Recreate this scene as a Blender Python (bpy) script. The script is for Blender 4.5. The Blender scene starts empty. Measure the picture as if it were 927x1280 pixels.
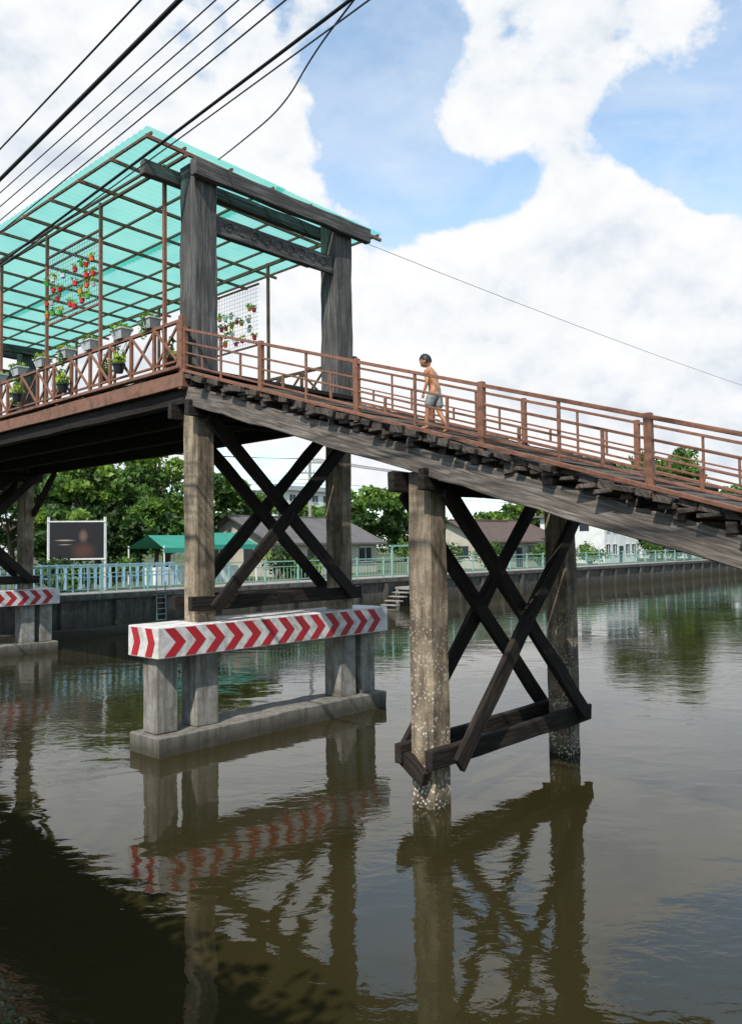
import bpy, bmesh, math, random
import numpy as np
from mathutils import Vector, Matrix
random.seed(7); rng=np.random.default_rng(11)
scene=bpy.context.scene
COL=scene.collection
V=Vector
# ------------------------------------------------------------------ helpers
def empty(name):
    o=bpy.data.objects.new(name,None); COL.objects.link(o); return o

class MB:
    def __init__(s): s.v=[];s.f=[];s.uv=[];s.mi=[]
    def face(s,pts,mat=0,uvs=None):
        b=len(s.v); s.v+= [tuple(p) for p in pts]; s.f.append(list(range(b,b+len(pts)))); s.mi.append(mat)
        s.uv+= uvs if uvs else [(p[0],p[1]) for p in pts]
    def beam(s,p0,p1,w,h,up=(0,0,1),seg=1,jit=0.0,mat=0,w1=None,h1=None):
        p0=V(p0);p1=V(p1);x=(p1-p0);L=x.length;x.normalize();up=V(up)
        if abs(x.dot(up))>0.99: up=V((0.68,0.733,0))
        y=up.cross(x).normalized();z=x.cross(y)
        w1=w if w1 is None else w1; h1=h if h1 is None else h1
        b=len(s.v); uo=random.uniform(0,50); vo=random.uniform(0,50)
        for i in range(seg+1):
            k=i/seg; c=p0.lerp(p1,k); ww=(w+(w1-w)*k)/2; hh=(h+(h1-h)*k)/2
            for (a,bb) in ((-1,-1),(1,-1),(1,1),(-1,1)):
                s.v.append(tuple(c+y*(a*ww+random.uniform(-jit,jit))+z*(bb*hh+random.uniform(-jit,jit))+x*(random.uniform(-jit,jit) if i in(0,seg) else 0)))
        per=[0,w,w+h,2*w+h,2*w+2*h]
        for i in range(seg):
            for k in range(4):
                k2=(k+1)%4
                s.f.append([b+i*4+k,b+i*4+k2,b+i*4+4+k2,b+i*4+4+k]); s.mi.append(mat)
                u0=uo+L*i/seg;u1=uo+L*(i+1)/seg
                s.uv+=[(u0,vo+per[k]),(u0,vo+per[k+1]),(u1,vo+per[k+1]),(u1,vo+per[k])]
        e=b+seg*4
        s.f.append([e,e+1,e+2,e+3]);s.mi.append(mat);s.uv+=[(uo,vo),(uo+.02,vo+w),(uo+.02,vo+w+h),(uo,vo+h)]
        s.f.append([b+3,b+2,b+1,b]);s.mi.append(mat);s.uv+=[(uo,vo),(uo+.02,vo+w),(uo+.02,vo+w+h),(uo,vo+h)]
    def cyl(s,p0,p1,r0,r1,n=8,mat=0,cap=True):
        p0=V(p0);p1=V(p1);x=(p1-p0).normalized();up=V((0,0,1)) if abs(x.z)<.95 else V((1,0,0))
        y=up.cross(x).normalized();z=x.cross(y);b=len(s.v);L=(p1-p0).length
        for p,r in((p0,r0),(p1,r1)):
            for i in range(n):
                a=2*math.pi*i/n; s.v.append(tuple(p+y*math.cos(a)*r+z*math.sin(a)*r))
        for i in range(n):
            j=(i+1)%n; s.f.append([b+i,b+j,b+n+j,b+n+i]);s.mi.append(mat);s.uv+=[(0,i/n),(0,(i+1)/n),(L,(i+1)/n),(L,i/n)]
        if cap:
            s.f.append([b+n+i for i in range(n)]);s.mi.append(mat);s.uv+=[(0,0)]*n
            s.f.append([b+n-1-i for i in range(n)]);s.mi.append(mat);s.uv+=[(0,0)]*n
    def leaves(s,c,rad,n,size,mat=0,flat=1.0):
        c=np.array(c);d=rng.normal(size=(n,3));d/=np.linalg.norm(d,axis=1)[:,None]
        r=rng.random(n)**0.45
        rad=np.array(rad if hasattr(rad,'__len__') else (rad,)*3)
        p=c+d*r[:,None]*rad
        u=rng.normal(size=(n,3));u/=np.linalg.norm(u,axis=1)[:,None]
        w=rng.normal(size=(n,3));w[:,2]*=flat;w=np.cross(u,w);w/=np.linalg.norm(w,axis=1)[:,None]
        sz=size*(.6+.8*rng.random(n))[:,None]
        q=np.stack([p-u*sz,p+w*sz*.5,p+u*sz,p-w*sz*.5],1)
        b=len(s.v); s.v+= [tuple(t) for t in q.reshape(-1,3)]
        for i in range(n):
            s.f.append([b+i*4,b+i*4+1,b+i*4+2,b+i*4+3]);s.mi.append(mat)
        s.uv+=[(0,0),(1,0),(1,1),(0,1)]*n
    def obj(s,name,mats,parent=None,bevel=0,smooth=False):
        me=bpy.data.meshes.new(name); me.from_pydata(s.v,[],s.f)
        for m in (mats if isinstance(mats,(list,tuple)) else [mats]): me.materials.append(m)
        me.polygons.foreach_set('material_index',s.mi)
        uvl=me.uv_layers.new(name='UVMap'); uvl.data.foreach_set('uv',[c for t in s.uv for c in t])
        if smooth: me.polygons.foreach_set('use_smooth',[True]*len(s.f))
        me.update(); o=bpy.data.objects.new(name,me); COL.objects.link(o)
        if parent: o.parent=parent
        if bevel:
            b=o.modifiers.new('bev','BEVEL');b.width=bevel;b.segments=1;b.limit_method='ANGLE';b.angle_limit=math.radians(50)
        return o

# ------------------------------------------------------------------ materials
def newmat(name):
    m=bpy.data.materials.new(name);m.use_nodes=True;nt=m.node_tree
    return m,nt,nt.nodes['Principled BSDF']
def nd(nt,t,**kw):
    n=nt.nodes.new(t)
    for k,v in kw.items():
        if k in n.inputs: n.inputs[k].default_value=v
        else: setattr(n,k,v)
    return n
def lk(nt,a,b): nt.links.new(a,b)
def noise(nt,vec,scale,detail=6,rough=.55,dist=0):
    n=nd(nt,'ShaderNodeTexNoise');n.inputs['Scale'].default_value=scale;n.inputs['Detail'].default_value=detail
    n.inputs['Roughness'].default_value=rough;n.inputs['Distortion'].default_value=dist
    if vec is not None: lk(nt,vec,n.inputs['Vector'])
    return n.outputs['Fac']
def ramp(nt,fac,stops):
    r=nd(nt,'ShaderNodeValToRGB');cr=r.color_ramp
    while len(cr.elements)<len(stops): cr.elements.new(.5)
    for e,(p,c) in zip(cr.elements,stops):
        e.position=p;e.color=(*(c if hasattr(c,'__len__') else (c,c,c)),1)
    lk(nt,fac,r.inputs['Fac']);return r.outputs['Color']
def mixc(nt,f,a,b,mode='MIX'):
    m=nd(nt,'ShaderNodeMix',data_type='RGBA',blend_type=mode)
    for sock,val in((m.inputs[0],f),(m.inputs[6],a),(m.inputs[7],b)):
        if hasattr(val,'links') or hasattr(val,'is_linked'): lk(nt,val,sock)
        else: sock.default_value=val if not hasattr(val,'__len__') else (*val,1)
    return m.outputs[2]
def bump(nt,bs,h,strength=.5,dist=.01):
    b=nd(nt,'ShaderNodeBump');b.inputs['Strength'].default_value=strength;b.inputs['Distance'].default_value=dist
    lk(nt,h,b.inputs['Height']);lk(nt,b.outputs['Normal'],bs.inputs['Normal'])
def mapping(nt,out,sc):
    m=nd(nt,'ShaderNodeMapping');m.inputs['Scale'].default_value=sc;lk(nt,out,m.inputs['Vector']);return m.outputs['Vector']
def posn(nt): return nd(nt,'ShaderNodeNewGeometry').outputs['Position']

def wood(name,dark,mid,light,rough=.85,grain=(1.2,16,1)):
    m,nt,bs=newmat(name)
    uv=nd(nt,'ShaderNodeUVMap').outputs['UV']
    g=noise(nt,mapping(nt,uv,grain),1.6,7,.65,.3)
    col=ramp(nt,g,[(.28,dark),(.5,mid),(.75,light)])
    big=noise(nt,posn(nt),1.3,4,.6)
    col=mixc(nt,ramp(nt,big,[(.3,0.0),(.7,.8)]),col,mixc(nt,.65,col,dark))
    cr=noise(nt,mapping(nt,uv,(.9,45,1)),1.0,4,.7,.2)
    crk=ramp(nt,cr,[(.30,.15),(.40,1.0)])
    col=mixc(nt,1.0,col,crk,'MULTIPLY')
    lk(nt,col,bs.inputs['Base Color']);bs.inputs['Roughness'].default_value=rough
    bs.inputs['Specular IOR Level'].default_value=.25
    hm=mixc(nt,1.0,g,crk,'MULTIPLY'); bump(nt,bs,hm,.9,.018)
    return m
W_STR=wood('weathered_grey_timber',(.045,.035,.028),(.155,.13,.11),(.38,.34,.29))
W_PLANK=wood('deck_plank_timber',(.025,.018,.015),(.085,.066,.053),(.22,.185,.15))
W_DARK=wood('tarred_brace_timber',(.009,.007,.006),(.024,.018,.014),(.075,.058,.044))
W_POST=wood('old_pillar_timber',(.028,.025,.024),(.09,.083,.078),(.26,.245,.23),grain=(.7,14,1))
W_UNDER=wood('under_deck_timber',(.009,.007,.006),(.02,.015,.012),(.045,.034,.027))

def concrete(name,base,dark,streak=.5,barn=False,zs=None):
    m,nt,bs=newmat(name);p=posn(nt)
    n1=noise(nt,p,3.0,7,.65);n2=noise(nt,mapping(nt,p,(6,6,.7)),1.5,5,.6)
    col=ramp(nt,n1,[(.25,dark),(.6,base),(.8,tuple(min(1,c*1.25) for c in base))])
    col=mixc(nt,ramp(nt,n2,[(.42,0.0),(.68,streak)]),col,dark)
    fine=noise(nt,p,45,3,.7)
    col=mixc(nt,.4,col,ramp(nt,fine,[(.3,.35),(.7,1.0)]),'MULTIPLY')
    sep=nd(nt,'ShaderNodeSeparateXYZ');lk(nt,p,sep.inputs[0])
    if zs:
        mr=nd(nt,'ShaderNodeMapRange')
        add=nd(nt,'ShaderNodeMath',operation='MULTIPLY_ADD');lk(nt,n1,add.inputs[0]);add.inputs[1].default_value=-.5;lk(nt,sep.outputs[2],add.inputs[2])
        lk(nt,add.outputs[0],mr.inputs[0])
        mr.inputs[1].default_value=zs[0]-.25;mr.inputs[2].default_value=zs[1]-.25;mr.inputs[3].default_value=.85;mr.inputs[4].default_value=0
        col=mixc(nt,mr.outputs[0],col,(.035,.03,.018))
    if barn:
        vo=nd(nt,'ShaderNodeTexVoronoi');vo.inputs['Scale'].default_value=20;lk(nt,p,vo.inputs['Vector'])
        spots=ramp(nt,vo.outputs['Distance'],[(.28,1.0),(.42,0.0)])
        mz=nd(nt,'ShaderNodeMapRange');lk(nt,sep.outputs[2],mz.inputs[0]);mz.inputs[1].default_value=.3;mz.inputs[2].default_value=3.2;mz.inputs[3].default_value=1;mz.inputs[4].default_value=.0
        pat=ramp(nt,noise(nt,p,4.5,4,.6),[(.40,0.0),(.54,1.0)])
        mm=mixc(nt,1.0,mixc(nt,1.0,spots,pat,'MULTIPLY'),mz.outputs[0],'MULTIPLY')
        col=mixc(nt,mm,col,(.62,.57,.48))
    lk(nt,col,bs.inputs['Base Color']);bs.inputs['Roughness'].default_value=.88
    bs.inputs['Specular IOR Level'].default_value=.3
    bump(nt,bs,mixc(nt,.5,n1,fine),.8,.015)
    return m
C_COL=concrete('stained_pile_concrete',(.38,.30,.205),(.06,.043,.03),.85,True,(.0,.25))
C_FOOT=concrete('footing_concrete',(.38,.36,.33),(.13,.112,.088),.85,False,(.08,.46))
C_WALL=concrete('bank_wall_concrete',(.13,.12,.105),(.035,.03,.024),.8,False,(.1,.9))
C_PAVE=concrete('pavement_concrete',(.36,.34,.31),(.2,.19,.17),.2)

def paint(name,c,rough=.5,wear=.35,wc=None,scale=9,metal=0):
    m,nt,bs=newmat(name);p=posn(nt)
    n=noise(nt,p,scale,6,.65)
    wc=wc or tuple(x*.45 for x in c)
    col=mixc(nt,ramp(nt,n,[(.45,0.0),(.72,wear)]),c,wc)
    n2=noise(nt,p,1.1,3,.5)
    col=mixc(nt,.25,col,ramp(nt,n2,[(.3,.5),(.7,1.0)]),'MULTIPLY')
    lk(nt,col,bs.inputs['Base Color']);bs.inputs['Roughness'].default_value=rough;bs.inputs['Metallic'].default_value=metal
    bs.inputs['Specular IOR Level'].default_value=.35
    bump(nt,bs,n,.15,.004);return m
P_RAIL=paint('red_oxide_painted_steel',(.23,.098,.056),.6,.85,(.085,.045,.03),14)
P_FASC=paint('faded_red_timber',(.215,.105,.068),.8,.9,(.075,.048,.035),6)
P_WHITE=paint('white_barrier_paint',(.72,.69,.67),.6,.9,(.32,.29,.25),5)
P_RED=paint('red_chevron_paint',(.48,.02,.03),.55,.7,(.22,.035,.035),6)
P_TEAL=paint('teal_fence_paint',(.25,.42,.36),.5,.3)
P_BLUE=paint('pale_blue_paint',(.22,.38,.48),.5,.3)
P_CREAM=paint('cream_wall',(.45,.41,.33),.85,.5,scale=1.2)
P_WWALL=paint('white_wall',(.68,.67,.64),.85,.35,scale=1.0)
P_GWALL=paint('grey_wall',(.36,.36,.36),.85,.35,scale=1.0)
P_ROOFB=paint('brown_roof_sheet',(.11,.075,.06),.8,.6,(.05,.04,.035),scale=2)
P_ROOFG=paint('grey_roof_sheet',(.13,.12,.115),.8,.6,(.07,.055,.045),scale=1.2)
P_ROOFT=paint('green_canopy',(.03,.24,.17),.7,.3,scale=2)
P_GLASS=paint('window_glass',(.03,.04,.05),.15,.1)
P_BLACK=paint('black_plastic',(.015,.015,.017),.45,.2)
P_WIRE=paint('cable_rubber',(.01,.01,.011),.5,.1)
P_POT=paint('pot_white_plastic',(.50,.51,.50),.5,.4)
P_GALV=paint('galvanised_wire',(.25,.26,.26),.5,.3,metal=.3)
P_BOLT=paint('rusty_bolt',(.07,.045,.03),.7,.5)
potcols=[paint('pot_colour',c,.45,.2) for c in((.6,.03,.03),(.7,.12,.02),(.1,.4,.05),(.55,.06,.2),(.65,.35,.03),(.6,.6,.6))]

def leafmat(name,c,tr=.35):
    m,nt,bs=newmat(name)
    n=noise(nt,posn(nt),1.2,3,.6)
    col=ramp(nt,n,[(.3,tuple(x*.55 for x in c)),(.7,tuple(x*1.35 for x in c))])
    lk(nt,col,bs.inputs['Base Color']);bs.inputs['Roughness'].default_value=.55
    t=nd(nt,'ShaderNodeBsdfTranslucent');lk(nt,col,t.inputs['Color'])
    mx=nd(nt,'ShaderNodeMixShader');mx.inputs[0].default_value=tr
    lk(nt,bs.outputs[0],mx.inputs[1]);lk(nt,t.outputs[0],mx.inputs[2])
    lk(nt,mx.outputs[0],nt.nodes['Material Output'].inputs['Surface']);return m
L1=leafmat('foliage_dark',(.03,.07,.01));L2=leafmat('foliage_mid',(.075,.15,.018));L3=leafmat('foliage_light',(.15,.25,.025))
L4=leafmat('plant_yellow_green',(.3,.42,.03));L5=leafmat('plant_green',(.1,.24,.03))
BARK=paint('bark',(.09,.07,.05),.9,.6,scale=6)

# roof sheet
m,nt,bs=newmat('teal_translucent_sheet');ROOF=m
n=noise(nt,posn(nt),1.2,5,.6)
tc=ramp(nt,n,[(.3,(.14,.50,.42)),(.7,(.28,.70,.60))])
t=nd(nt,'ShaderNodeBsdfTranslucent');lk(nt,tc,t.inputs['Color'])
tp=nd(nt,'ShaderNodeBsdfTransparent');tp.inputs['Color'].default_value=(.40,.84,.77,1)
lk(nt,tc,bs.inputs['Base Color']);bs.inputs['Roughness'].default_value=.35
a=nd(nt,'ShaderNodeMixShader');lk(nt,ramp(nt,n,[(.3,.5),(.7,.78)]),a.inputs[0]);lk(nt,t.outputs[0],a.inputs[1]);lk(nt,tp.outputs[0],a.inputs[2])
b=nd(nt,'ShaderNodeMixShader');b.inputs[0].default_value=.13;lk(nt,a.outputs[0],b.inputs[1]);lk(nt,bs.outputs[0],b.inputs[2])
lk(nt,b.outputs[0],nt.nodes['Material Output'].inputs['Surface'])

# water
m,nt,bs=newmat('murky_canal_water');WATER=m
p=posn(nt)
n0=noise(nt,p,.22,3,.5)
col=ramp(nt,n0,[(.3,(.022,.019,.007)),(.7,(.031,.026,.010))])
lk(nt,col,bs.inputs['Base Color']);bs.inputs['Roughness'].default_value=.015;bs.inputs['IOR'].default_value=1.42
rp=nd(nt,'ShaderNodeMapping');rp.inputs['Rotation'].default_value=(0,0,math.radians(47));rp.inputs['Scale'].default_value=(1,1.7,1);lk(nt,p,rp.inputs['Vector'])
w1=noise(nt,rp.outputs[0],.8,2,.5,.4);w2=noise(nt,rp.outputs[0],4.6,3,.5,.6)
patch=ramp(nt,noise(nt,p,.16,2,.5),[(.42,.12),(.64,1.0)])
w2m=mixc(nt,1.0,w2,patch,'MULTIPLY')
b1=nd(nt,'ShaderNodeBump');b1.inputs['Strength'].default_value=1;b1.inputs['Distance'].default_value=.010;lk(nt,w1,b1.inputs['Height'])
b2=nd(nt,'ShaderNodeBump');b2.inputs['Strength'].default_value=1;b2.inputs['Distance'].default_value=.0042;lk(nt,w2m,b2.inputs['Height']);lk(nt,b1.outputs[0],b2.inputs['Normal'])
lk(nt,b2.outputs[0],bs.inputs['Normal'])
# ground
m,nt,bs=newmat('grass_and_dirt');GROUND=m
p=posn(nt);n=noise(nt,p,.15,8,.65);col=ramp(nt,n,[(.35,(.035,.06,.015)),(.55,(.07,.09,.03)),(.7,(.17,.14,.1))])
lk(nt,col,bs.inputs['Base Color']);bs.inputs['Roughness'].default_value=.95;bump(nt,bs,noise(nt,p,6,5,.6),.6,.05)

# ------------------------------------------------------------------ bridge frame of reference
C0=V((-3.06,14.26,0));R=V((.7331,-.6801,0));CC=V((.6801,.7331,0))
def W(t,s,z): return C0+R*t+CC*s+V((0,0,z))
SL=.306;ZD=6.57
def zr(t): return ZD-SL*t
bridge=empty('wooden_footbridge')
SE,SF=-.42,3.92
# ----- piles
conc=MB();post=MB();brace=MB()
def bent(t,z0,z1,zl,conc_col=True,wc=.38):
    for s in(0,3.5):
        conc.beam(W(t,s,z0),W(t,s,z1),wc,wc,up=CC,seg=14,jit=.010)
    for o in(-.26,.26):
        brace.beam(W(t+o,-.38,zl),W(t+o,3.85,zl+random.uniform(-.05,.05)),.11,.25,seg=8,jit=.01)
        brace.beam(W(t+o,-.45,z1-.14),W(t+o,3.95,z1-.14),.11,.28,seg=8,jit=.01)
        k=.105 if o>0 else -.105
        brace.beam(W(t+o+k,-.05,z1-.25),W(t+o+k,3.55,zl-.02),.09,.24,seg=8,jit=.012)
        brace.beam(W(t+o+2*k,3.5,z1-.25),W(t+o+2*k,-.02,zl-.1),.09,.24,seg=8,jit=.012)
bent(5.2,-2,4.40,.68)
bent(10.4,-2,ZD-SL*10.4-.60,.68)
for t in(0,-15): bent(t,-2,6.0,2.45,wc=.4)
for t in(-20.2,): bent(t,-2,4.40,2.2)
for t,d in((-15,1),):
    for s in(-.2,3.7):
        brace.beam(W(t+d*.1,s,4.6),W(t+d*1.7,s,5.95),.14,.18,seg=4,jit=.01)
brace.beam(W(5.2-.3,-.22,.62),W(5.2+.2,-.34,.42),.12,.2,seg=3,jit=.02)
conc.obj('concrete_piles',C_COL,bridge,bevel=.025)
brace.obj('cross_bracing',W_DARK,bridge,bevel=.012)
bo=MB()
for (t,z1,zl) in((5.2,4.40,.68),(0,6.0,2.45)):
    for s in(.12,3.38):
        for z in(zl+.03,z1-.10): bo.cyl(W(t+.3,s+(.12 if s<1 else -.12),z),W(t+.335,s+(.12 if s<1 else -.12),z),.018,.018,8)
    zm=(z1+zl)/2-.18
    bo.cyl(W(t+.3,1.76,zm),W(t+.55,1.76,zm),.02,.02,8)
bo.obj('bolts',P_BOLT,bridge)
# upper pillars
for t in(0,-15):
    for s in(0,3.5):
        post.beam(W(t,s,6.0),W(t,s,10.32),.5,.5,up=CC,seg=14,jit=.009,w1=.47,h1=.47)
    d=1 if t==0 else -1
    post.beam(W(t+d*.34,-.35,10.12),W(t+d*.34,4.15,10.12),.16,.3,seg=10,jit=.012)
    post.beam(W(t-d*.34,-.95,10.14),W(t-d*.34,4.1,10.14),.14,.26,seg=10,jit=.012)
    post.beam(W(t+d*.1,.25,9.32),W(t+d*.1,3.25,9.32),.12,.36,seg=10,jit=.01)
post.obj('portal_pillars',W_POST,bridge,bevel=.015)
cv=MB()
for i in range(9):
    s0=.55+i*.3
    for k in range(10):
        a0=k*.6;a1=(k+1)*.6;r0=.13*(1-k/13);r1=.13*(1-(k+1)/13)
        cv.beam(W(.168,s0+r0*math.cos(a0),9.32+r0*math.sin(a0)),W(.168,s0+r1*math.cos(a1),9.32+r1*math.sin(a1)),.022,.02)
cv.obj('carved_scrolls',W_POST,bridge)
# ----- main span deck
under=MB();pl=MB();fas=MB()
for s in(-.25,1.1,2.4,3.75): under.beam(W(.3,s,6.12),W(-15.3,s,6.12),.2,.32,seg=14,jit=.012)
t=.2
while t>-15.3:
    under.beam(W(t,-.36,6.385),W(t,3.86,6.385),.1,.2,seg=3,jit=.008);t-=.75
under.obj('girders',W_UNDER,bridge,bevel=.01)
t=.25
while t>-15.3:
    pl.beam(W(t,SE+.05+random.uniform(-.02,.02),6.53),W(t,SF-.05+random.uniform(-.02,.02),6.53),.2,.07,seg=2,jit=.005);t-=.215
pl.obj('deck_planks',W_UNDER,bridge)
for s in(SE-.03,SF+.03):
    fas.beam(W(.12,s,6.36),W(-15.2,s,6.36),.07,.26,seg=16,jit=.006)
    fas.beam(W(.12,s-.02*(1 if s<0 else -1),6.575),W(-15.2,s-.02*(1 if s<0 else -1),6.575),.14,.06,seg=16,jit=.004)
fas.beam(W(.16,SE-.06,6.36),W(.16,SF+.06,6.36),.06,.26,seg=8,jit=.005)
fas.obj('deck_fascia',P_FASC,bridge,bevel=.008)
# ----- ramps
rp_=MB();strg=MB();jo=MB()
def ramp_build(fn,t0,t1):
    for s in(-.27,1.1,2.4,3.77):
        n=3
        for k in range(n):
            ta=t0+(t1-t0)*k/n;tb=t0+(t1-t0)*(k+1)/n
            strg.beam(fn(ta-.05,s+.01*k,-.42),fn(tb+.1,s+.01*k,-.42),.16,.33,seg=16,jit=.018)
    t=t0+.1
    while t<t1:
        jo.beam(fn(t,-.36+random.uniform(-.05,.02),-.2),fn(t,3.86+random.uniform(-.03,.05),-.2),.12,.13,seg=3,jit=.014);t+=.5
    t=t0+.05
    while t<t1:
        w=random.uniform(.15,.21)
        tilt=random.uniform(-.03,.03)
        jj=random.uniform(-.022,.014)
        p0=fn(t+w/2,SE+random.uniform(-.13,.06),-.075+jj);p1=fn(t+w/2+tilt,SF+random.uniform(-.06,.1),-.075+jj+tilt*.5)
        rp_.beam(p0,p1,w,.08+random.uniform(-.01,.02),up=(R.x*SL*.9+random.uniform(-.1,.1),R.y*SL*.9,1),seg=4,jit=.01)
        if random.random()<.7:
            rp_.beam(fn(t+w/2,SE-random.uniform(-.03,.1),-.145+jj),fn(t+w/2,SE+1.2,-.145+jj),w*random.uniform(.6,1.1),.05,seg=2,jit=.012)
        t+=w+random.uniform(.012,.035)
f_near=lambda t,s,dz: W(t,s,zr(t)+dz)
f_far=lambda t,s,dz: W(-15-t,s,zr(t)+dz)
ramp_build(f_near,.15,17.0);ramp_build(f_far,.15,5)
rp_.obj('ramp_planks',W_PLANK,bridge,bevel=.006)
strg.obj('ramp_stringers',W_STR,bridge,bevel=.012)
jo.obj('ramp_joists',W_PLANK,bridge,bevel=.008)
# ----- ramp railings
rl=MB()
def railing(fn,s,t0,t1):
    def rail(h,w,hh,o=0): rl.beam(fn(t0,s+o,h),fn(t1,s+o,h),w,hh,seg=12,jit=.004)
    rail(.73,.055,.045);rail(.50,.028,.032);rail(.32,.028,.028);rail(.10,.032,.032)
    rail(.0,.12,.05)
    T=.15
    while T<t1:
        p=fn(T,s,0)
        rl.beam(p+V((0,0,-.12)),p+V((random.uniform(-.01,.01),random.uniform(-.01,.01),.77)),.08,.08,up=CC)
        for k,(q,lo,hi) in enumerate(((.25,.10,.32),(.5,.0,.73),(.75,.10,.50))):
            a=T+2.08*q
            if a<t1: rl.beam(fn(a,s,lo),fn(a,s,hi),.036,.036,up=CC)
        T+=2.08
railing(f_near,SE+.02,0.15,17);railing(f_near,SF-.02,0.15,17)
railing(f_far,SE+.02,.15,5);railing(f_far,SF-.02,.15,5)
for s in(SE,SF):
    rl.beam(W(.1,s,6.2),W(.1,s,7.5),.1,.1,up=CC);rl.beam(W(-15.1,s,6.2),W(-15.1,s,7.5),.1,.1,up=CC)
rl.obj('ramp_railing',P_RAIL,bridge,bevel=.005)
# ----- main span railing with lattice
ml=MB()
for s in(SE,SF):
    ml.beam(W(.1,s,7.42),W(-15.1,s,7.42),.07,.06,seg=8,jit=.003)
    ml.beam(W(.1,s,6.72),W(-15.1,s,6.72),.04,.04,seg=8,jit=.003)
    t=0
    while t>-15:
        ml.beam(W(t,s,6.55),W(t,s,7.42),.06,.06,up=CC)
        t2=t-.79
        ml.beam(W(t-.03,s-.02,6.73),W(t2+.03,s-.02,7.4),.035,.05)
        ml.beam(W(t-.03,s+.02,7.4),W(t2+.03,s+.02,6.73),.035,.05)
        t=t2
ml.obj('lattice_railing',P_RAIL,bridge,bevel=.004)
# ----- roof
rf=MB();T0,T1=.25,-15.6;S0,S1=-1.2,4.72
def zroof(s): return 10.56-(s-S0)/(S1-S0)*.17
for (sa,sb,dz) in((S0,1.9,0),(1.7,S1,-.02)):
    n=int((T0-T1)/.0475)
    for i in range(n):
        ta=T0+(T1-T0)*i/n;tb=T0+(T1-T0)*(i+1)/n
        za=.014*math.sin(i*math.pi/2);zb=.014*math.sin((i+1)*math.pi/2)
        rf.face([W(ta,sa,zroof(sa)+za+dz),W(ta,sb,zroof(sb)+za+dz),W(tb,sb,zroof(sb)+zb+dz),W(tb,sa,zroof(sa)+zb+dz)])
rf.obj('roof_sheets',ROOF,bridge)
fr=MB()
for s in(S0+.1,-.42,.6,1.6,2.6,3.5,4.1,S1-.1): fr.beam(W(T0-.03,s,zroof(s)-.07),W(T1+.03,s,zroof(s)-.07),.04,.045)
t=T0-.06
k=0
while t>T1:
    fr.beam(W(t,S0,zroof(S0)-.145),W(t,S1,zroof(S1)-.145),.04 if k%2 else .055,.06);t-=1.19;k+=1
for s in(SE,SF):
    for t in(-.45,-2.75,-5.1,-7.5,-9.9,-12.3,-14.6): fr.beam(W(t,s,6.6),W(t,s,zroof(s)-.15),.06,.06,up=CC)
    fr.beam(W(T0,s,zroof(s)-.21),W(T1,s,zroof(s)-.21),.05,.05)
fr.obj('roof_frame',P_RAIL,bridge)

# ------------------------------------------------------------------ hanging pot gardens
def garden(s,ta,tb,side):
    e=empty('hanging_pot_garden');g=MB();z0,z1=8.35,9.85
    for z in(z0,z1): g.beam(W(ta,s,z),W(tb,s,z),.04,.04,mat=1)
    n=int(abs(tb-ta)/.1)
    for i in range(1,n):
        t=ta+(tb-ta)*i/n;g.beam(W(t,s,z0),W(t,s,z1),.005,.005,up=CC)
    for i in range(1,15):
        z=z0+(z1-z0)*i/15;g.beam(W(ta,s,z),W(tb,s,z),.005,.005)
    g.obj('wire_mesh',[P_GALV,P_RAIL],e)
    p=MB()
    for r in range(4):
        for c in range(9):
            if random.random()<.2: continue
            t=ta+(tb-ta)*(c+.5+random.uniform(-.2,.2))/9;z=z0+.12+r*.24+random.uniform(-.05,.05);o=-.07
            k=random.choice((0,0,1,2,3,4,5));q=W(t,s+o,z)
            tip=V((random.uniform(-.02,.02),random.uniform(-.02,.02),.09))
            p.cyl(q,q+tip,.04,.062,8,mat=k)
            p.leaves(tuple(q+V((0,0,.13))),(.09,.09,.06),18,.038,mat=6+random.randrange(2))
    p.obj('coloured_pots',potcols+[L4,L5],e)
garden(SE,-2.8,-5.05,-1);garden(SF,-3.1,-5.1,1)
def planter(t,s,z,k):
    e=MB()
    b0,b1=.14,.21
    lo=[W(t-b0,s-.08,z),W(t+b0,s-.08,z),W(t+b0,s+.08,z),W(t-b0,s+.08,z)]
    hi=[W(t-b1,s-.13,z+.18),W(t+b1,s-.13,z+.18),W(t+b1,s+.13,z+.18),W(t-b1,s+.13,z+.18)]
    for i in range(4):
        j=(i+1)%4;e.face([lo[i],lo[j],hi[j],hi[i]],0)
    e.face(lo[::-1],0)
    for i in range(4):
        j=(i+1)%4;e.beam(hi[i],hi[j],.025,.03)
    e.face([p-V((0,0,.02)) for p in hi],1)
    e.leaves(tuple(W(t,s,z+.23)),(.2,.2,.07),50,.055,mat=2)
    e.leaves(tuple(W(t,s,z+.21)),(.22,.22,.08),40,.05,mat=3)
    if k%3==0: e.leaves(tuple(W(t,s-.14,z+.02)),(.12,.08,.22),40,.045,mat=3)
    e.obj('planter_box',[P_POT,BARK,L4,L5])
for k,t in enumerate((-.95,-1.95,-3.15,-4.2,-5.3,-6.5,-7.6,-8.7,-9.9)): planter(t,SE,7.46,k)
def hang_pot(t,s,z,k):
    e=MB();q=W(t,s,z);e.cyl(q,q+V((0,0,.17)),.08,.12,12,mat=0);e.cyl(q+V((0,0,.15)),q+V((0,0,.18)),.13,.13,12,mat=0)
    for a in range(3):
        an=a*2.1;e.cyl(q+V((.12*math.cos(an),.12*math.sin(an),.17)),V(W(t,SE,7.38)),.004,.004,4,mat=0)
    e.leaves(tuple(q+V((0,0,.27))),(.16,.16,.12),50,.055,mat=1);e.leaves(tuple(q+V((0,0,.4))),(.09,.09,.2),24,.05,mat=2)
    e.obj('hanging_flowerpot',[P_BLACK,L4,L5])
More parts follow.
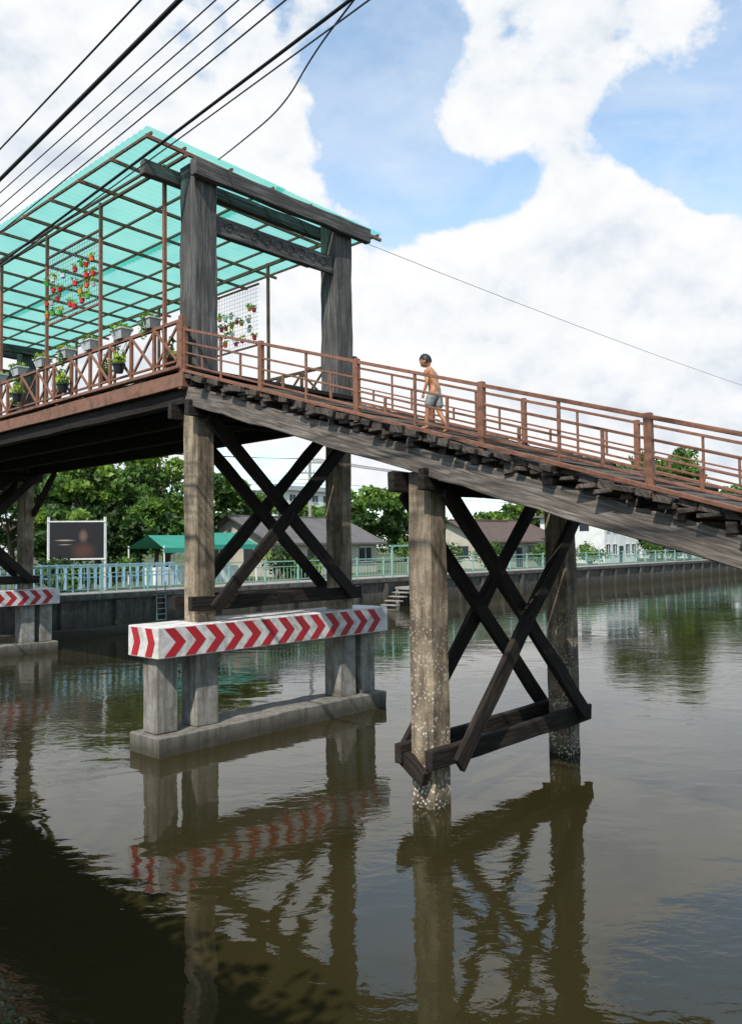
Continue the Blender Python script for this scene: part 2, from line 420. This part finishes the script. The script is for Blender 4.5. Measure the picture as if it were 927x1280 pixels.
for k,t in enumerate((-.55,-1.75,-2.9,-4.0,-5.0,-6.2,-7.3)): hang_pot(t,SE-.17 if k%2 else SE+.2,6.70+.05*(k%3),k)

# ------------------------------------------------------------------ pier guards
def guard(tc):
    e=empty('pier_guard');f=MB();s0,s1=-1.12,4.45
    f.beam(W(tc,s0,.0),W(tc,s1,.0),.86,.66,seg=14,jit=.018)
    for s in(s0+.32,s1-.32): f.beam(W(tc,s,.32),W(tc,s,1.62),.42,.42,up=CC,seg=4,jit=.004)
    for s in(0,3.5): f.beam(W(tc,s,.32),W(tc,s,1.62),.47,.47,up=CC,seg=4,jit=.004)
    f.obj('footing',C_FOOT,e,bevel=.02)
    b=MB();z0,z1=1.6,2.12;hw=.46;sa,sb=s0-.02,s1+.04
    b.beam(W(tc,sa,(z0+z1)/2),W(tc,sb,(z0+z1)/2),2*hw,z1-z0)
    b.obj('barrier_beam',P_WHITE,e,bevel=.015)
    c=MB();H=z1-z0-.05;zb=z0+.025;w=.2;k=.22
    for sd in(1,-1):
        tt=tc+sd*(hw+.004)
        def q(s,z): return W(tt,s,z)
        pitch=.405;x=sa+.12
        while x+w+k<sb+.02:
            A=[q(x,zb),q(x+w,zb),q(x+w+k,zb+H/2),q(x+k,zb+H/2)];B=[q(x+k,zb+H/2),q(x+w+k,zb+H/2),q(x+w,zb+H),q(x,zb+H)]
            c.face(A if sd>0 else A[::-1]);c.face(B if sd>0 else B[::-1]);x+=pitch
    for ss,sg in((sa-.004,1),(sb+.004,-1)):
        for x in(-.36,.08):
            q=lambda t,z:W(tc+t,ss,z)
            A=[q(x,zb),q(x+w,zb),q(x+w+.1,zb+H/2),q(x+.1,zb+H/2)];B=[q(x+.1,zb+H/2),q(x+w+.1,zb+H/2),q(x+w,zb+H),q(x,zb+H)]
            c.face(A);c.face(B)
    c.obj('red_chevrons',P_RED,e)
guard(0);guard(-15)

# ------------------------------------------------------------------ boy
def skin(name,verts,edges,radii,roots,mat,parent,sub=2):
    me=bpy.data.meshes.new(name);me.from_pydata(verts,edges,[]);o=bpy.data.objects.new(name,me);COL.objects.link(o)
    sm=o.modifiers.new('Skin','SKIN');sm.use_smooth_shade=True
    for i,r in enumerate(radii):
        r=r if hasattr(r,'__len__') else (r,r)
        me.skin_vertices[0].data[i].radius=r;me.skin_vertices[0].data[i].use_root=(i in roots)
    ss=o.modifiers.new('Sub','SUBSURF');ss.levels=sub;ss.render_levels=sub
    me.materials.append(mat);o.parent=parent;return o
SKIN=paint('tanned_skin',(.42,.19,.09),.5,.15,(.28,.12,.07),8)
SHORT=paint('grey_shorts_cloth',(.27,.28,.27),.9,.9,(.07,.08,.08),26)
HAIR=paint('black_hair',(.012,.01,.009),.5,.2)
EYEW=paint('eye_white',(.7,.7,.68),.3,.05);LIP=paint('lips',(.3,.1,.08),.5,.1)
boy=empty('walking_boy')
vb=[(0,0,.575),(.02,0,.67),(.055,0,.79),(.085,0,.895),(.115,0,.955),
 (.075,.075,.87),(.07,.125,.845),(.02,.165,.70),(.075,.165,.565),(.09,.16,.525),
 (.075,-.075,.87),(.07,-.125,.845),(.07,-.17,.705),(.15,-.15,.585),(.17,-.145,.55),
 (.0,.055,.545),(.085,.06,.33),(.115,.06,.11),(.10,.06,.062),(.20,.065,.068),
 (-.005,-.055,.545),(-.02,-.055,.31),(-.155,-.055,.085),(-.175,-.055,.025),(-.085,-.06,-.005)]
eb=[(0,1),(1,2),(2,3),(3,4),(2,5),(5,6),(6,7),(7,8),(8,9),(2,10),(10,11),(11,12),(12,13),(13,14),(0,15),(15,16),(16,17),(17,18),(18,19),(0,20),(20,21),(21,22),(22,23),(23,24)]
rb=[(.07,.085),(.062,.08),(.07,.095),(.04,.045),(.036,.036),.05,.04,.029,.021,.02,.05,.04,.029,.021,.02,.066,.042,.028,.029,.022,.066,.042,.028,.029,.022]
skin('body',vb,eb,rb,{0},SKIN,boy)
vs=[(0,0,.62),(0,0,.56),(.0,.06,.53),(.045,.065,.43),(.08,.068,.335),(-.005,-.06,.53),(-.012,-.062,.43),(-.022,-.062,.32)]
skin('shorts',vs,[(0,1),(1,2),(2,3),(3,4),(1,5),(5,6),(6,7)],[(.085,.10),(.085,.10),.082,.075,.072,.082,.075,.072],{1},SHORT,boy)
vf=[];ef=[];rfn=[];roots=set()
for (hx,hy,hz,sy) in((.09,.16,.525,1),(.17,-.145,.55,-1)):
    for k,L in enumerate((.045,.052,.048,.038)):
        b=len(vf);x0=hx-.012+.012*k
        vf+=[(x0,hy,hz-.002),(x0+.004,hy-.003*sy,hz-.018-L*.35),(x0+.012,hy-.008*sy,hz-.018-L*.85)]
        ef+=[(b,b+1),(b+1,b+2)];rfn+=[.0075,.0065,.005];roots.add(b)
    b=len(vf);vf+=[(hx+.012,hy,hz+.008),(hx+.03,hy-.008*sy,hz-.008),(hx+.036,hy-.012*sy,hz-.026)];ef+=[(b,b+1),(b+1,b+2)];rfn+=[.008,.007,.0055];roots.add(b)
skin('fingers',vf,ef,rfn,roots,SKIN,boy,1)
def ell(bm,c,r,seg=20,rings=14,fn=None,mi=0):
    ret=bmesh.ops.create_uvsphere(bm,u_segments=seg,v_segments=rings,radius=1)
    for v in ret['verts']:
        p=v.co.copy()
        if fn: p=fn(p)
        v.co=V((p.x*r[0]+c[0],p.y*r[1]+c[1],p.z*r[2]+c[2]))
    for f in {f for v in ret['verts'] for f in v.link_faces}: f.material_index=mi;f.smooth=True
    return ret['verts']
bm=bmesh.new()
def hs(p):
    q=p.copy()
    if p.z<0: q.y*=1-.32*(-p.z)**1.5; q.x=q.x*(1-.15*(-p.z)) if p.x>0 else q.x*(1-.35*(-p.z))
    return q
ell(bm,(0,0,0),(.082,.068,.098),24,18,hs,0)
ell(bm,(.082,0,-.018),(.014,.011,.018),10,8,None,0)
for sy in(-1,1):
    ell(bm,(-.002,.069*sy,-.012),(.014,.008,.024),10,8,None,0)
    ell(bm,(.069,.027*sy,.004),(.009,.012,.007),10,8,None,2)
    ell(bm,(.0765,.027*sy,.004),(.003,.005,.005),8,6,None,1)
    ell(bm,(.074,.028*sy,.022),(.006,.015,.003),8,6,None,1)
ell(bm,(.071,0,-.052),(.008,.019,.005),10,6,None,3)
vh=ell(bm,(-.006,0,.012),(.088,.0745,.101),28,20,None,1)
dele=[v for v in vh if (v.co.x>.03 and v.co.z<.052) or (v.co.z<-.05) or (v.co.x>-.005 and v.co.z<.0)]
bmesh.ops.delete(bm,geom=dele,context='VERTS')
for v in bm.verts:
    if v.is_valid and v.co.z>.0 and v.link_faces and v.link_faces[0].material_index==1 and v.co.length>.078:
        v.co*=1+random.uniform(-.02,.035)
me=bpy.data.meshes.new('head');bm.to_mesh(me);bm.free()
for mm in(SKIN,HAIR,EYEW,LIP): me.materials.append(mm)
ho=bpy.data.objects.new('head',me);COL.objects.link(ho);ho.parent=boy
ho.location=(.15,0,1.03);ho.rotation_euler=(0,math.radians(30),math.radians(12))
fw=(-R*.97-CC*.1).normalized();lf=V((0,0,1)).cross(fw)
tb=4.95;bp=W(tb,SE+.95,zr(tb)-.035)
boy.matrix_world=Matrix(((fw.x,lf.x,0,bp.x),(fw.y,lf.y,0,bp.y),(0,0,1,bp.z),(0,0,0,1)))

# ------------------------------------------------------------------ water, banks
wm=MB();S=1500
wm.face([(-S,-S,0),(S,-S,0),(S,S,0),(-S,S,0)]);wm.obj('water',WATER)
B0=V((-12.4,32,0));AW=-R
def BK(s,d,z): return B0+CC*s+AW*d+V((0,0,z))
ZB=1.55
g=MB();g.face([BK(-900,3,ZB),BK(1400,3,ZB),BK(1400,1400,ZB),BK(-900,1400,ZB)]);g.obj('ground',GROUND)
g=MB();g.beam(BK(-300,1.55,ZB-.1+.004),BK(600,1.55,ZB-.1+.004),3.2,.2,seg=4);g.obj('promenade_pavement',C_PAVE)
g=MB()
g.beam(BK(-300,.1,.1),BK(600,.1,.1),.3,2.7,seg=2)
s=-60
while s<220:
    g.beam(BK(s,-.12,-1),BK(s,-.12,1.3),.3,.22,up=CC);s+=2.4
g.beam(BK(-300,.0,1.5),BK(600,.0,1.5),.55,.2,seg=2)
g.beam(BK(-60,-.6,.0),BK(16,-.6,.05),1.0,.5,seg=30,jit=.06)
g.obj('retaining_wall',C_WALL)
g=MB()
g.face([W(17.2,-900,1.34),W(900,-900,1.34),W(900,900,1.34),W(17.2,900,1.34)]);g.face([W(17.2,-900,-1),W(17.2,-900,1.34),W(17.2,900,1.34),W(17.2,900,-1)]);g.obj('near_bank',GROUND)
f=MB();s=-40
f.beam(BK(-40,.15,2.72),BK(170,.15,2.72),.05,.06,seg=2);f.beam(BK(-40,.15,1.8),BK(170,.15,1.8),.04,.04,seg=2);f.beam(BK(-40,.15,2.45),BK(170,.15,2.45),.04,.04,seg=2)
while s<170:
    f.beam(BK(s,.15,1.6),BK(s,.15,2.8),.09,.09,up=CC)
    for k in range(1,9): f.beam(BK(s+k*2.2/9,.15,1.8),BK(s+k*2.2/9,.15,2.45 if s>0 else 2.7),.022,.022,up=CC)
    s+=2.2
f.obj('riverside_fence',P_TEAL)
f=MB()
f.beam(BK(-8,2.6,2.75),BK(7,2.6,2.75),.06,.06);f.beam(BK(-8,2.6,2.2),BK(7,2.6,2.2),.05,.05)
s=-8
while s<7.1: f.beam(BK(s,2.6,1.55),BK(s,2.6,2.8),.07,.07,up=CC);f.beam(BK(s+.35,2.6,1.7),BK(s+.35,2.6,2.7),.3,.02,up=CC);s+=.7
f.obj('blue_railing',P_BLUE)
f=MB()
for s in(4.2,4.65): f.cyl(BK(s,-.3,-.4),BK(s,-.22,2.0),.03,.03,6)
for k in range(8): f.cyl(BK(4.2,-.28,.1+k*.24),BK(4.65,-.28,.1+k*.24),.02,.02,6)
f.obj('ladder',P_GALV)
e=empty('boat_landing');f=MB()
f.beam(BK(20,-.9,1.0),BK(23,-.9,1.0),1.4,.14)
for s in(20.1,22.9):
    for d in(-1.5,-.3): f.beam(BK(s,d,-1),BK(s,d,1.0),.15,.15,up=CC)
for k in range(5): f.beam(BK(18.2+k*.35,-.9,-.1+k*.22),BK(18.55+k*.35,-.9,-.1+k*.22),1.1,.06)
f.obj('platform',C_PAVE,e)
f=MB()
for s in(20,21,22,23): f.beam(BK(s,-1.55,1.0),BK(s,-1.55,2.1),.06,.06,up=CC)
for z in(1.4,1.75,2.1): f.beam(BK(20,-1.55,z),BK(23,-1.55,z),.05,.05)
for s in(20.1,22.9): f.beam(BK(s,.1,1.5),BK(s,.1,3.5),.1,.1,up=CC)
f.beam(BK(19.9,.1,3.45),BK(23.1,.1,3.45),.1,.1)
f.obj('handrail',P_TEAL,e)

# ------------------------------------------------------------------ buildings
def house(name,s,d,Ls,Ld,h,rh,wall,roof,gable=True,win=4,storeys=1,zb=ZB):
    e=empty(name);b=MB()
    P=lambda a,c,z:BK(s+a,d+c,zb+z)
    b.beam(P(0,Ld/2,h/2),P(Ls,Ld/2,h/2),Ld,h)
    if gable:
        for a in(0,Ls): b.face([P(a,0,h),P(a,Ld,h),P(a,Ld/2,h+rh)])
    b.obj('walls',wall,e)
    r=MB();o=.55
    if gable:
        th=.09
        for sg in(0,1):
            c0=-o if sg==0 else Ld+o; dz=-rh*o/(Ld/2)
            r.face([P(-o,c0,h+dz+th),P(Ls+o,c0,h+dz+th),P(Ls+o,Ld/2,h+rh+th),P(-o,Ld/2,h+rh+th)])
            r.face([P(-o,c0,h+dz),P(Ls+o,c0,h+dz),P(Ls+o,Ld/2,h+rh),P(-o,Ld/2,h+rh)][::-1])
            r.beam(P(-o,c0,h+dz+th/2),P(Ls+o,c0,h+dz+th/2),.04,th+.05)
        r.beam(P(-o,Ld/2,h+rh+th),P(Ls+o,Ld/2,h+rh+th),.3,.1)
    else:
        r.beam(P(-o,Ld/2,h+.1),P(Ls+o,Ld/2,h+.1),Ld+2*o,.2)
        r.beam(P(0,.1,h+.5),P(Ls,.1,h+.5),.12,.6)
    r.obj('roof',roof,e)
    w=MB();f=MB()
    for st in range(storeys):
        zc=(h/storeys)*(st+.58);hh=min(1.2,h/storeys*.42)
        for k in range(win):
            a=Ls*(k+.5)/win;ww=min(1.3,Ls/win*.5)
            if st==0 and k==win//2:
                w.beam(P(a-.45,-.01,h/storeys*.36),P(a+.45,-.01,h/storeys*.36),.04,h/storeys*.72);continue
            w.beam(P(a-ww/2,-.01,zc),P(a+ww/2,-.01,zc),.04,hh)
            f.beam(P(a-ww/2-.06,-.05,zc+hh/2+.04),P(a+ww/2+.06,-.05,zc+hh/2+.04),.1,.08);f.beam(P(a-ww/2-.06,-.05,zc-hh/2-.04),P(a+ww/2+.06,-.05,zc-hh/2-.04),.12,.08);f.beam(P(a,-.045,zc-hh/2),P(a,-.045,zc+hh/2),.05,.04,up=CC)
        for c in(Ld*.3,Ld*.7):
            w.beam(P(-.01,c-.5,zc),P(-.01,c+.5,zc),.04,hh)
    w.obj('windows_and_door',P_GLASS,e);f.obj('window_frames',P_WWALL,e)
house('gable_house',18.5,9,10,8,2.3,1.7,P_CREAM,P_ROOFG)
house('riverside_house',38,6,8,7,2.3,1.6,P_CREAM,P_ROOFB,win=4)
house('riverside_house',47.5,9,7,8,2.6,1.6,P_GWALL,P_ROOFB,win=4)
house('white_block_house',56.5,5,7,7,4.6,0,P_WWALL,P_ROOFG,gable=False,win=5,storeys=2)
house('riverside_house',84,7,11,8,3.0,1.6,P_WWALL,P_ROOFB,win=5)
house('apartment_block',62,60,14,12,10.5,0,P_WWALL,P_GWALL,gable=False,win=6,storeys=4)
e=empty('market_canopy');f=MB()
for (a,dz) in((0,0),(3.1,.15)):
    z=ZB+1.9+dz
    f.face([BK(7.4+a,4.2,z),BK(10.4+a,4.2,z),BK(10.2+a,6,z+.7),BK(7.6+a,6,z+.7)]);f.face([BK(7.6+a,6,z+.7),BK(10.2+a,6,z+.7),BK(10.4+a,7.8,z),BK(7.4+a,7.8,z)])
    f.beam(BK(7.4+a,4.18,z-.1),BK(10.4+a,4.18,z-.1),.02,.25)
f.obj('canopy_cloth',P_ROOFT,e)
f=MB()
for s in(7.5,10.3,13.4):
    for d in(4.3,7.7): f.cyl(BK(s,d,ZB),BK(s,d,ZB+2.05),.04,.04,6)
f.beam(BK(7.8,6,ZB+.45),BK(13,6,ZB+.45),1.2,.9)
f.obj('posts_and_counter',P_WWALL,e)
m,nt,bs=newmat('billboard_print')
tcn=nd(nt,'ShaderNodeUVMap').outputs['UV']
def gauss(cx,cy,rx,ry):
    mp=nd(nt,'ShaderNodeMapping');mp.inputs['Location'].default_value=(-cx/rx,-cy/ry,0);mp.inputs['Scale'].default_value=(1/rx,1/ry,1);lk(nt,tcn,mp.inputs[0])
    l=nd(nt,'ShaderNodeVectorMath',operation='LENGTH');lk(nt,mp.outputs[0],l.inputs[0]);return ramp(nt,l.outputs['Value'],[(.3,1.0),(1.0,0.0)])
col=mixc(nt,gauss(.62,.62,.1,.22),(.012,.011,.014),(.13,.08,.055))
col=mixc(nt,gauss(.62,.2,.26,.3),col,(.07,.03,.02))
col=mixc(nt,gauss(.28,.5,.22,.03),col,(.3,.25,.16));col=mixc(nt,gauss(.28,.38,.15,.02),col,(.25,.22,.16))
lk(nt,col,bs.inputs['Base Color']);bs.inputs['Roughness'].default_value=.4
BILL=m
e=empty('billboard');f=MB();bc=V((-13.6,37,0));bx=V((.985,.17,0))
def bb(a,z,o=0): return bc+bx*a+V((.17,-.985,0))*o+V((0,0,z))
f.beam(bb(-1.22,3.87),bb(1.22,3.87),.08,1.68)
for a in(-1.25,1.25): f.beam(bb(a,1.55),bb(a,4.95),.09,.09,up=CC)
for z in(3.0,4.74): f.beam(bb(-1.3,z,.03),bb(1.3,z,.03),.1,.06)
f.obj('frame',P_WWALL,e)
f=MB();f.face([bb(-1.2,3.04,.045),bb(1.2,3.04,.045),bb(1.2,4.7,.045),bb(-1.2,4.7,.045)],0,[(0,0),(1,0),(1,1),(0,1)]);f.obj('printed_panel',BILL,e)

# ------------------------------------------------------------------ trees
def tree(x,y,zb,h,r,seed,dens=1.0,name='broadleaf_tree',leaf=.2):
    random.seed(seed);global rng;rng=np.random.default_rng(seed)
    m=MB();base=V((x,y,zb));top=base+V((random.uniform(-.4,.4),random.uniform(-.4,.4),h*.5))
    m.cyl(base,top,h*.035,h*.02,8,mat=0)
    cen=base+V((0,0,h*.6))
    for i in range(int(46*dens)):
        th=random.uniform(0,6.283);ph=random.uniform(-.75,1);rr=random.uniform(.35,1)**.6
        q=cen+V((math.cos(th)*r*rr*math.sqrt(max(0,1-ph*ph*.8)),math.sin(th)*r*rr*math.sqrt(max(0,1-ph*ph*.8)),ph*h*.38*rr))
        q+=V((random.uniform(-.5,.5),random.uniform(-.5,.5),random.uniform(-.4,.4)))
        if i%5==0: m.cyl(base.lerp(top,random.uniform(.6,1)),q,h*.012,h*.004,5,mat=0)
        cr=random.uniform(.14,.27)*r
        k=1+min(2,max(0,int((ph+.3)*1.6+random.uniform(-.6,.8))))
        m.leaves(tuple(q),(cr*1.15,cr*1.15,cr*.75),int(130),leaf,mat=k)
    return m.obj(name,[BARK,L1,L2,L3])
for i,(x,y,h,r) in enumerate(((-25.5,57,8.0,3.8),(-20.8,54,8.4,3.9),(-17.0,50,7.2,3.3),(-13.9,54,8.8,3.8),(-19,62,8.6,4.5),(-10.2,58,7.0,3.0),(-28,62,8,4),
        (.2,93,8.6,4.6),(4.3,97,7.5,4),(35.2,100,13.6,7),(31,112,9,5),(47,110,10,6),(22,112,7.5,5),(-6,80,6.6,3.6),(13,95,5.5,4),(-13,48,4.8,2.6),(-17,45,4.2,2.3),(46,88,6,4),(31.5,87,4.6,3),(38,92,5.2,3.4),(27,92,5.4,3.5))):
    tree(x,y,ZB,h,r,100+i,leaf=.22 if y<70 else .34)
def bush(s,d,h,r,seed):
    random.seed(seed);global rng;rng=np.random.default_rng(seed);m=MB()
    for i in range(9):
        q=BK(s+random.uniform(-r,r),d+random.uniform(-.6,.6),ZB+h*random.uniform(.25,.75))
        m.cyl(BK(s,d,ZB),q,.05,.02,5,mat=0)
        m.leaves(tuple(q),(r*.45,r*.45,h*.3),100,.13,mat=random.choice((1,2,2,3)))
    m.obj('shrub',[BARK,L1,L2,L3])
for i,(s,d,h,r) in enumerate(((1.5,3.8,1.6,1.0),(4.4,4.2,1.5,1.2),(15.5,5,2.2,1.3),(17,4,1.4,1),(28.6,5,2.6,1.8),(32,5,2.4,1.8),(36,4,2.4,1.6),(44.5,4.5,2.2,1.5),(52,4.2,2.4,1.6),(66,4,3.2,2),(71,4,3.4,2.2),(76,4.5,3,2),(81,4.5,2.4,1.6),(88,4,2.6,2),(97,4,2.4,2.2),(105,4,3,2.5),(115,4,3,2.5),(-4,4,2,1.4))): bush(s,d,h,r,300+i)
random.seed(5);rng=np.random.default_rng(5)
m=MB()
for i in range(190):
    x=-110+i*1.5+random.uniform(-1,1);y=175+random.uniform(-15,15);hh=random.uniform(4,9)
    m.leaves((x,y,ZB+hh*.5),(3,2,hh*.55),70,.7,mat=random.choice((0,0,1)))
m.obj('distant_tree_line',[L1,L2])

# ------------------------------------------------------------------ cables and poles
def cable(name,pts,r,sag=0,n=24,parent=None):
    cu=bpy.data.curves.new(name,'CURVE');cu.dimensions='3D';cu.bevel_depth=r;cu.bevel_resolution=2
    P=[]
    if len(pts)==2:
        a,b=V(pts[0]),V(pts[1])
        for i in range(n+1):
            k=i/n;q=a.lerp(b,k);q.z-=4*sag*k*(1-k);P.append(q)
    else: P=[V(p) for p in pts]
    sp=cu.splines.new('NURBS' if len(pts)>2 else 'POLY');sp.points.add(len(P)-1)
    for i,p in enumerate(P): sp.points[i].co=(*p,1)
    if len(pts)>2: sp.order_u=3;sp.use_endpoint_u=True
    cu.materials.append(P_WIRE);o=bpy.data.objects.new(name,cu);COL.objects.link(o)
    if parent:o.parent=parent
    return o
pole1=V((-38,44,0))
wires=empty('overhead_power_lines')
for k,(px,r,dz,dx) in enumerate(((108,.010,.0,0),(137,.024,-.2,.2),(180,.007,.2,-.4),(203,.007,.35,-.2),(228,.007,.5,0),(250,.008,.65,.2),(300,.017,.4,.5),(338,.008,1.0,.7),(322,.006,.9,.4))):
    u=(px+7.7-463.5)/1000.;near=V((u*8.24,8,9.0));far=pole1+V((dx,dx*.6,8.2+dz))
    d=(near-far);a=near+d*.45;a.z=near.z+.25
    cable('cable',[far,a],r,sag=.55+.08*k,n=30,parent=wires)
cable('cable',[(2.6,3.5,9.9),(1.2,6,9.3),(-.1,8,9.05),(-.62,9.3,9.30),(-1.15,11,9.62),(-2.0,12.6,9.95),(-2.7,14.3,10.5)],.011,parent=wires)
cable('cable',[W(.1,4.1,10.1),(45,56,9.5)],.006,sag=.9,parent=wires)
def upole(x,y,h=9.5):
    m=MB();m.cyl((x,y,0),(x,y,h),.16,.11,10)
    for z in(h-.3,h-1.1):
        m.beam((x-.9,y-.3,z),(x+.9,y+.3,z),.1,.1)
        for a in(-.8,-.3,.3,.8): m.cyl((x+a,y+a*.33,z+.05),(x+a,y+a*.33,z+.25),.05,.04,6)
    m.obj('utility_pole',C_PAVE)
upole(pole1.x,pole1.y)
pp=[BK(s,14,0) for s in(-8,26.5,76,118)]
for q in pp: upole(q.x,q.y,10.2)
w2=empty('riverside_power_lines')
for a,b in zip(pp[:-1],pp[1:]):
    for o,z in((-.8,10.2),(-.3,10.2),(.3,10.2),(.8,10.2),(0,8.6),(0,8.3)): cable('cable',[a+V((o,o*.33,z)),b+V((o,o*.33,z))],.018,sag=.6,parent=w2)

# ------------------------------------------------------------------ road bridge standing behind the camera
e=empty('road_bridge');m=MB();NR=V((.77,.638,0));DR=V((-.638,.77,0))
def RB(n,l,z): return NR*n+DR*l+V((0,0,z))
m.beam(RB(-4.2,-14,4.75),RB(-4.2,24,4.75),6.0,.7);m.beam(RB(-1.35,-14,5.3),RB(-1.35,24,5.3),.25,.4)
m.obj('deck_slab',C_FOOT,e)
m=MB()
for l in(-12,-3,6,15,23):
    for n in(-6.3,-2.6): m.cyl(RB(n,l,-2),RB(n,l,4.4),.3,.3,14)
m.obj('piers',C_FOOT,e)
random.seed(9);rng=np.random.default_rng(9);m=MB();l=-13
while l<23:
    k=random.uniform(.25,.75)
    m.leaves(tuple(RB(-1.2+random.uniform(-.1,.15),l,5.35+random.uniform(-.5,.5)*k)),(.45,.5,k),90,.09,mat=random.choice((0,1)));l+=random.uniform(.3,1.1)
m.obj('added_shadow_fringe',[L1,L2])  # unseen leaf fringe, added to make the shadow edge on the water irregular

# ------------------------------------------------------------------ light & sky
sd=V((-.25,-.70,.80)).normalized()
su=bpy.data.lights.new('sun','SUN');su.energy=5.0;su.angle=math.radians(.5);su.color=(1,.95,.87)
so=bpy.data.objects.new('sun',su);COL.objects.link(so);so.rotation_euler=sd.to_track_quat('Z','Y').to_euler()
wd=bpy.data.worlds.new('World');scene.world=wd;wd.use_nodes=True;nt=wd.node_tree;nt.nodes.clear()
sky=nd(nt,'ShaderNodeTexSky',sky_type='NISHITA');sky.sun_disc=False
sky.sun_elevation=math.asin(sd.z);sky.sun_rotation=math.atan2(sd.x,sd.y)%(2*math.pi);sky.air_density=1.0;sky.dust_density=.5
tc=nd(nt,'ShaderNodeTexCoord').outputs['Generated']
bg1=nd(nt,'ShaderNodeBackground');bg1.inputs['Strength'].default_value=.15
lk(nt,mixc(nt,1.0,sky.outputs[0],(1.45,1.8,1.8),'MULTIPLY'),bg1.inputs['Color'])
def math2(op,a,b,c=None):
    n=nd(nt,'ShaderNodeMath',operation=op)
    for i,x in enumerate((a,b,c)):
        if x is None: continue
        if isinstance(x,(int,float)): n.inputs[i].default_value=x
        else: lk(nt,x,n.inputs[i])
    return n.outputs[0]
def blob(px,py,r0,r1,w):
    d=V(((px-463.5)/1000,1,(684-py)/1000*1.03)).normalized()
    v=nd(nt,'ShaderNodeVectorMath',operation='DISTANCE');lk(nt,tc,v.inputs[0]);v.inputs[1].default_value=d
    m=nd(nt,'ShaderNodeMapRange',interpolation_type='SMOOTHSTEP');lk(nt,v.outputs['Value'],m.inputs[0])
    m.inputs[1].default_value=r0;m.inputs[2].default_value=r1;m.inputs[3].default_value=w;m.inputs[4].default_value=0
    return m.outputs[0]
mp=nd(nt,'ShaderNodeMapping');mp.inputs['Scale'].default_value=(1,1,1.3);mp.inputs['Location'].default_value=(3.1,1.7,.4);lk(nt,tc,mp.inputs[0])
cn=noise(nt,mp.outputs[0],6.0,9,.56,.12)
dens=math2('MULTIPLY_ADD',cn,2.0,-1.0-.16)
for bl in((740,455,.10,.27,.75),(500,430,.06,.24,.6),(900,430,.05,.20,.5),(690,80,.05,.20,.46),(600,150,.02,.10,.28),(800,60,.02,.12,.2),(330,90,.02,.14,.2),(60,130,.1,.34,.45),(100,450,.1,.45,.4),(765,290,.02,.10,.22),
          (480,180,.02,.15,-.22),(650,245,.01,.08,-.38),(880,200,.04,.15,-.42),(500,60,.02,.10,-.12),(230,60,.02,.12,-.2)):
    dens=math2('ADD',dens,blob(*bl))
mr=nd(nt,'ShaderNodeMapRange',interpolation_type='SMOOTHSTEP');lk(nt,dens,mr.inputs[0]);mr.inputs[1].default_value=-.11;mr.inputs[2].default_value=.15
mask=mr.outputs[0]
sz=nd(nt,'ShaderNodeSeparateXYZ');lk(nt,tc,sz.inputs[0])
hz=nd(nt,'ShaderNodeMapRange');lk(nt,sz.outputs[2],hz.inputs[0]);hz.inputs[1].default_value=-.02;hz.inputs[2].default_value=.34;hz.inputs[3].default_value=.7;hz.inputs[4].default_value=.0
wisp=math2('MULTIPLY_ADD',noise(nt,mapping(nt,tc,(1.5,1.5,3)),2.3,6,.62,.6),1.2,-.25)
mask=math2('MAXIMUM',mask,math2('MAXIMUM',hz.outputs[0],wisp))
mp2=nd(nt,'ShaderNodeMapping');mp2.inputs['Scale'].default_value=(1,1,1.3);mp2.inputs['Location'].default_value=(3.1,1.7,.43);lk(nt,tc,mp2.inputs[0])
cn2=noise(nt,mp2.outputs[0],6.0,5,.56,.12)
lit=math2('MULTIPLY_ADD',math2('SUBTRACT',cn2,cn),2.6,.5)
low=noise(nt,tc,2.6,3,.5)
sh=math2('ADD',math2('MULTIPLY',lit,.6),math2('MULTIPLY',low,.5))
ccol=ramp(nt,sh,[(.44,(1.0,1.0,1.0)),(.60,(.91,.94,.975)),(.80,(.70,.765,.85))])
bg2=nd(nt,'ShaderNodeBackground');bg2.inputs['Strength'].default_value=1.0;lk(nt,ccol,bg2.inputs['Color'])
mx=nd(nt,'ShaderNodeMixShader');lk(nt,mask,mx.inputs[0]);lk(nt,bg1.outputs[0],mx.inputs[1]);lk(nt,bg2.outputs[0],mx.inputs[2])
out=nd(nt,'ShaderNodeOutputWorld');lk(nt,mx.outputs[0],out.inputs['Surface'])

# ------------------------------------------------------------------ camera
cam=bpy.data.cameras.new('camera');cam.sensor_fit='VERTICAL';cam.sensor_height=36;cam.lens=28.1;cam.clip_end=5000;cam.clip_start=.05
co=bpy.data.objects.new('camera',cam);COL.objects.link(co)
co.matrix_world=Matrix.Translation((0,0,3.4))@Matrix.Rotation(math.radians(92.5),4,'X')@Matrix.Rotation(math.radians(-.7),4,'Z')
scene.camera=co
scene.view_settings.view_transform='Standard';scene.view_settings.look='None';scene.view_settings.exposure=0
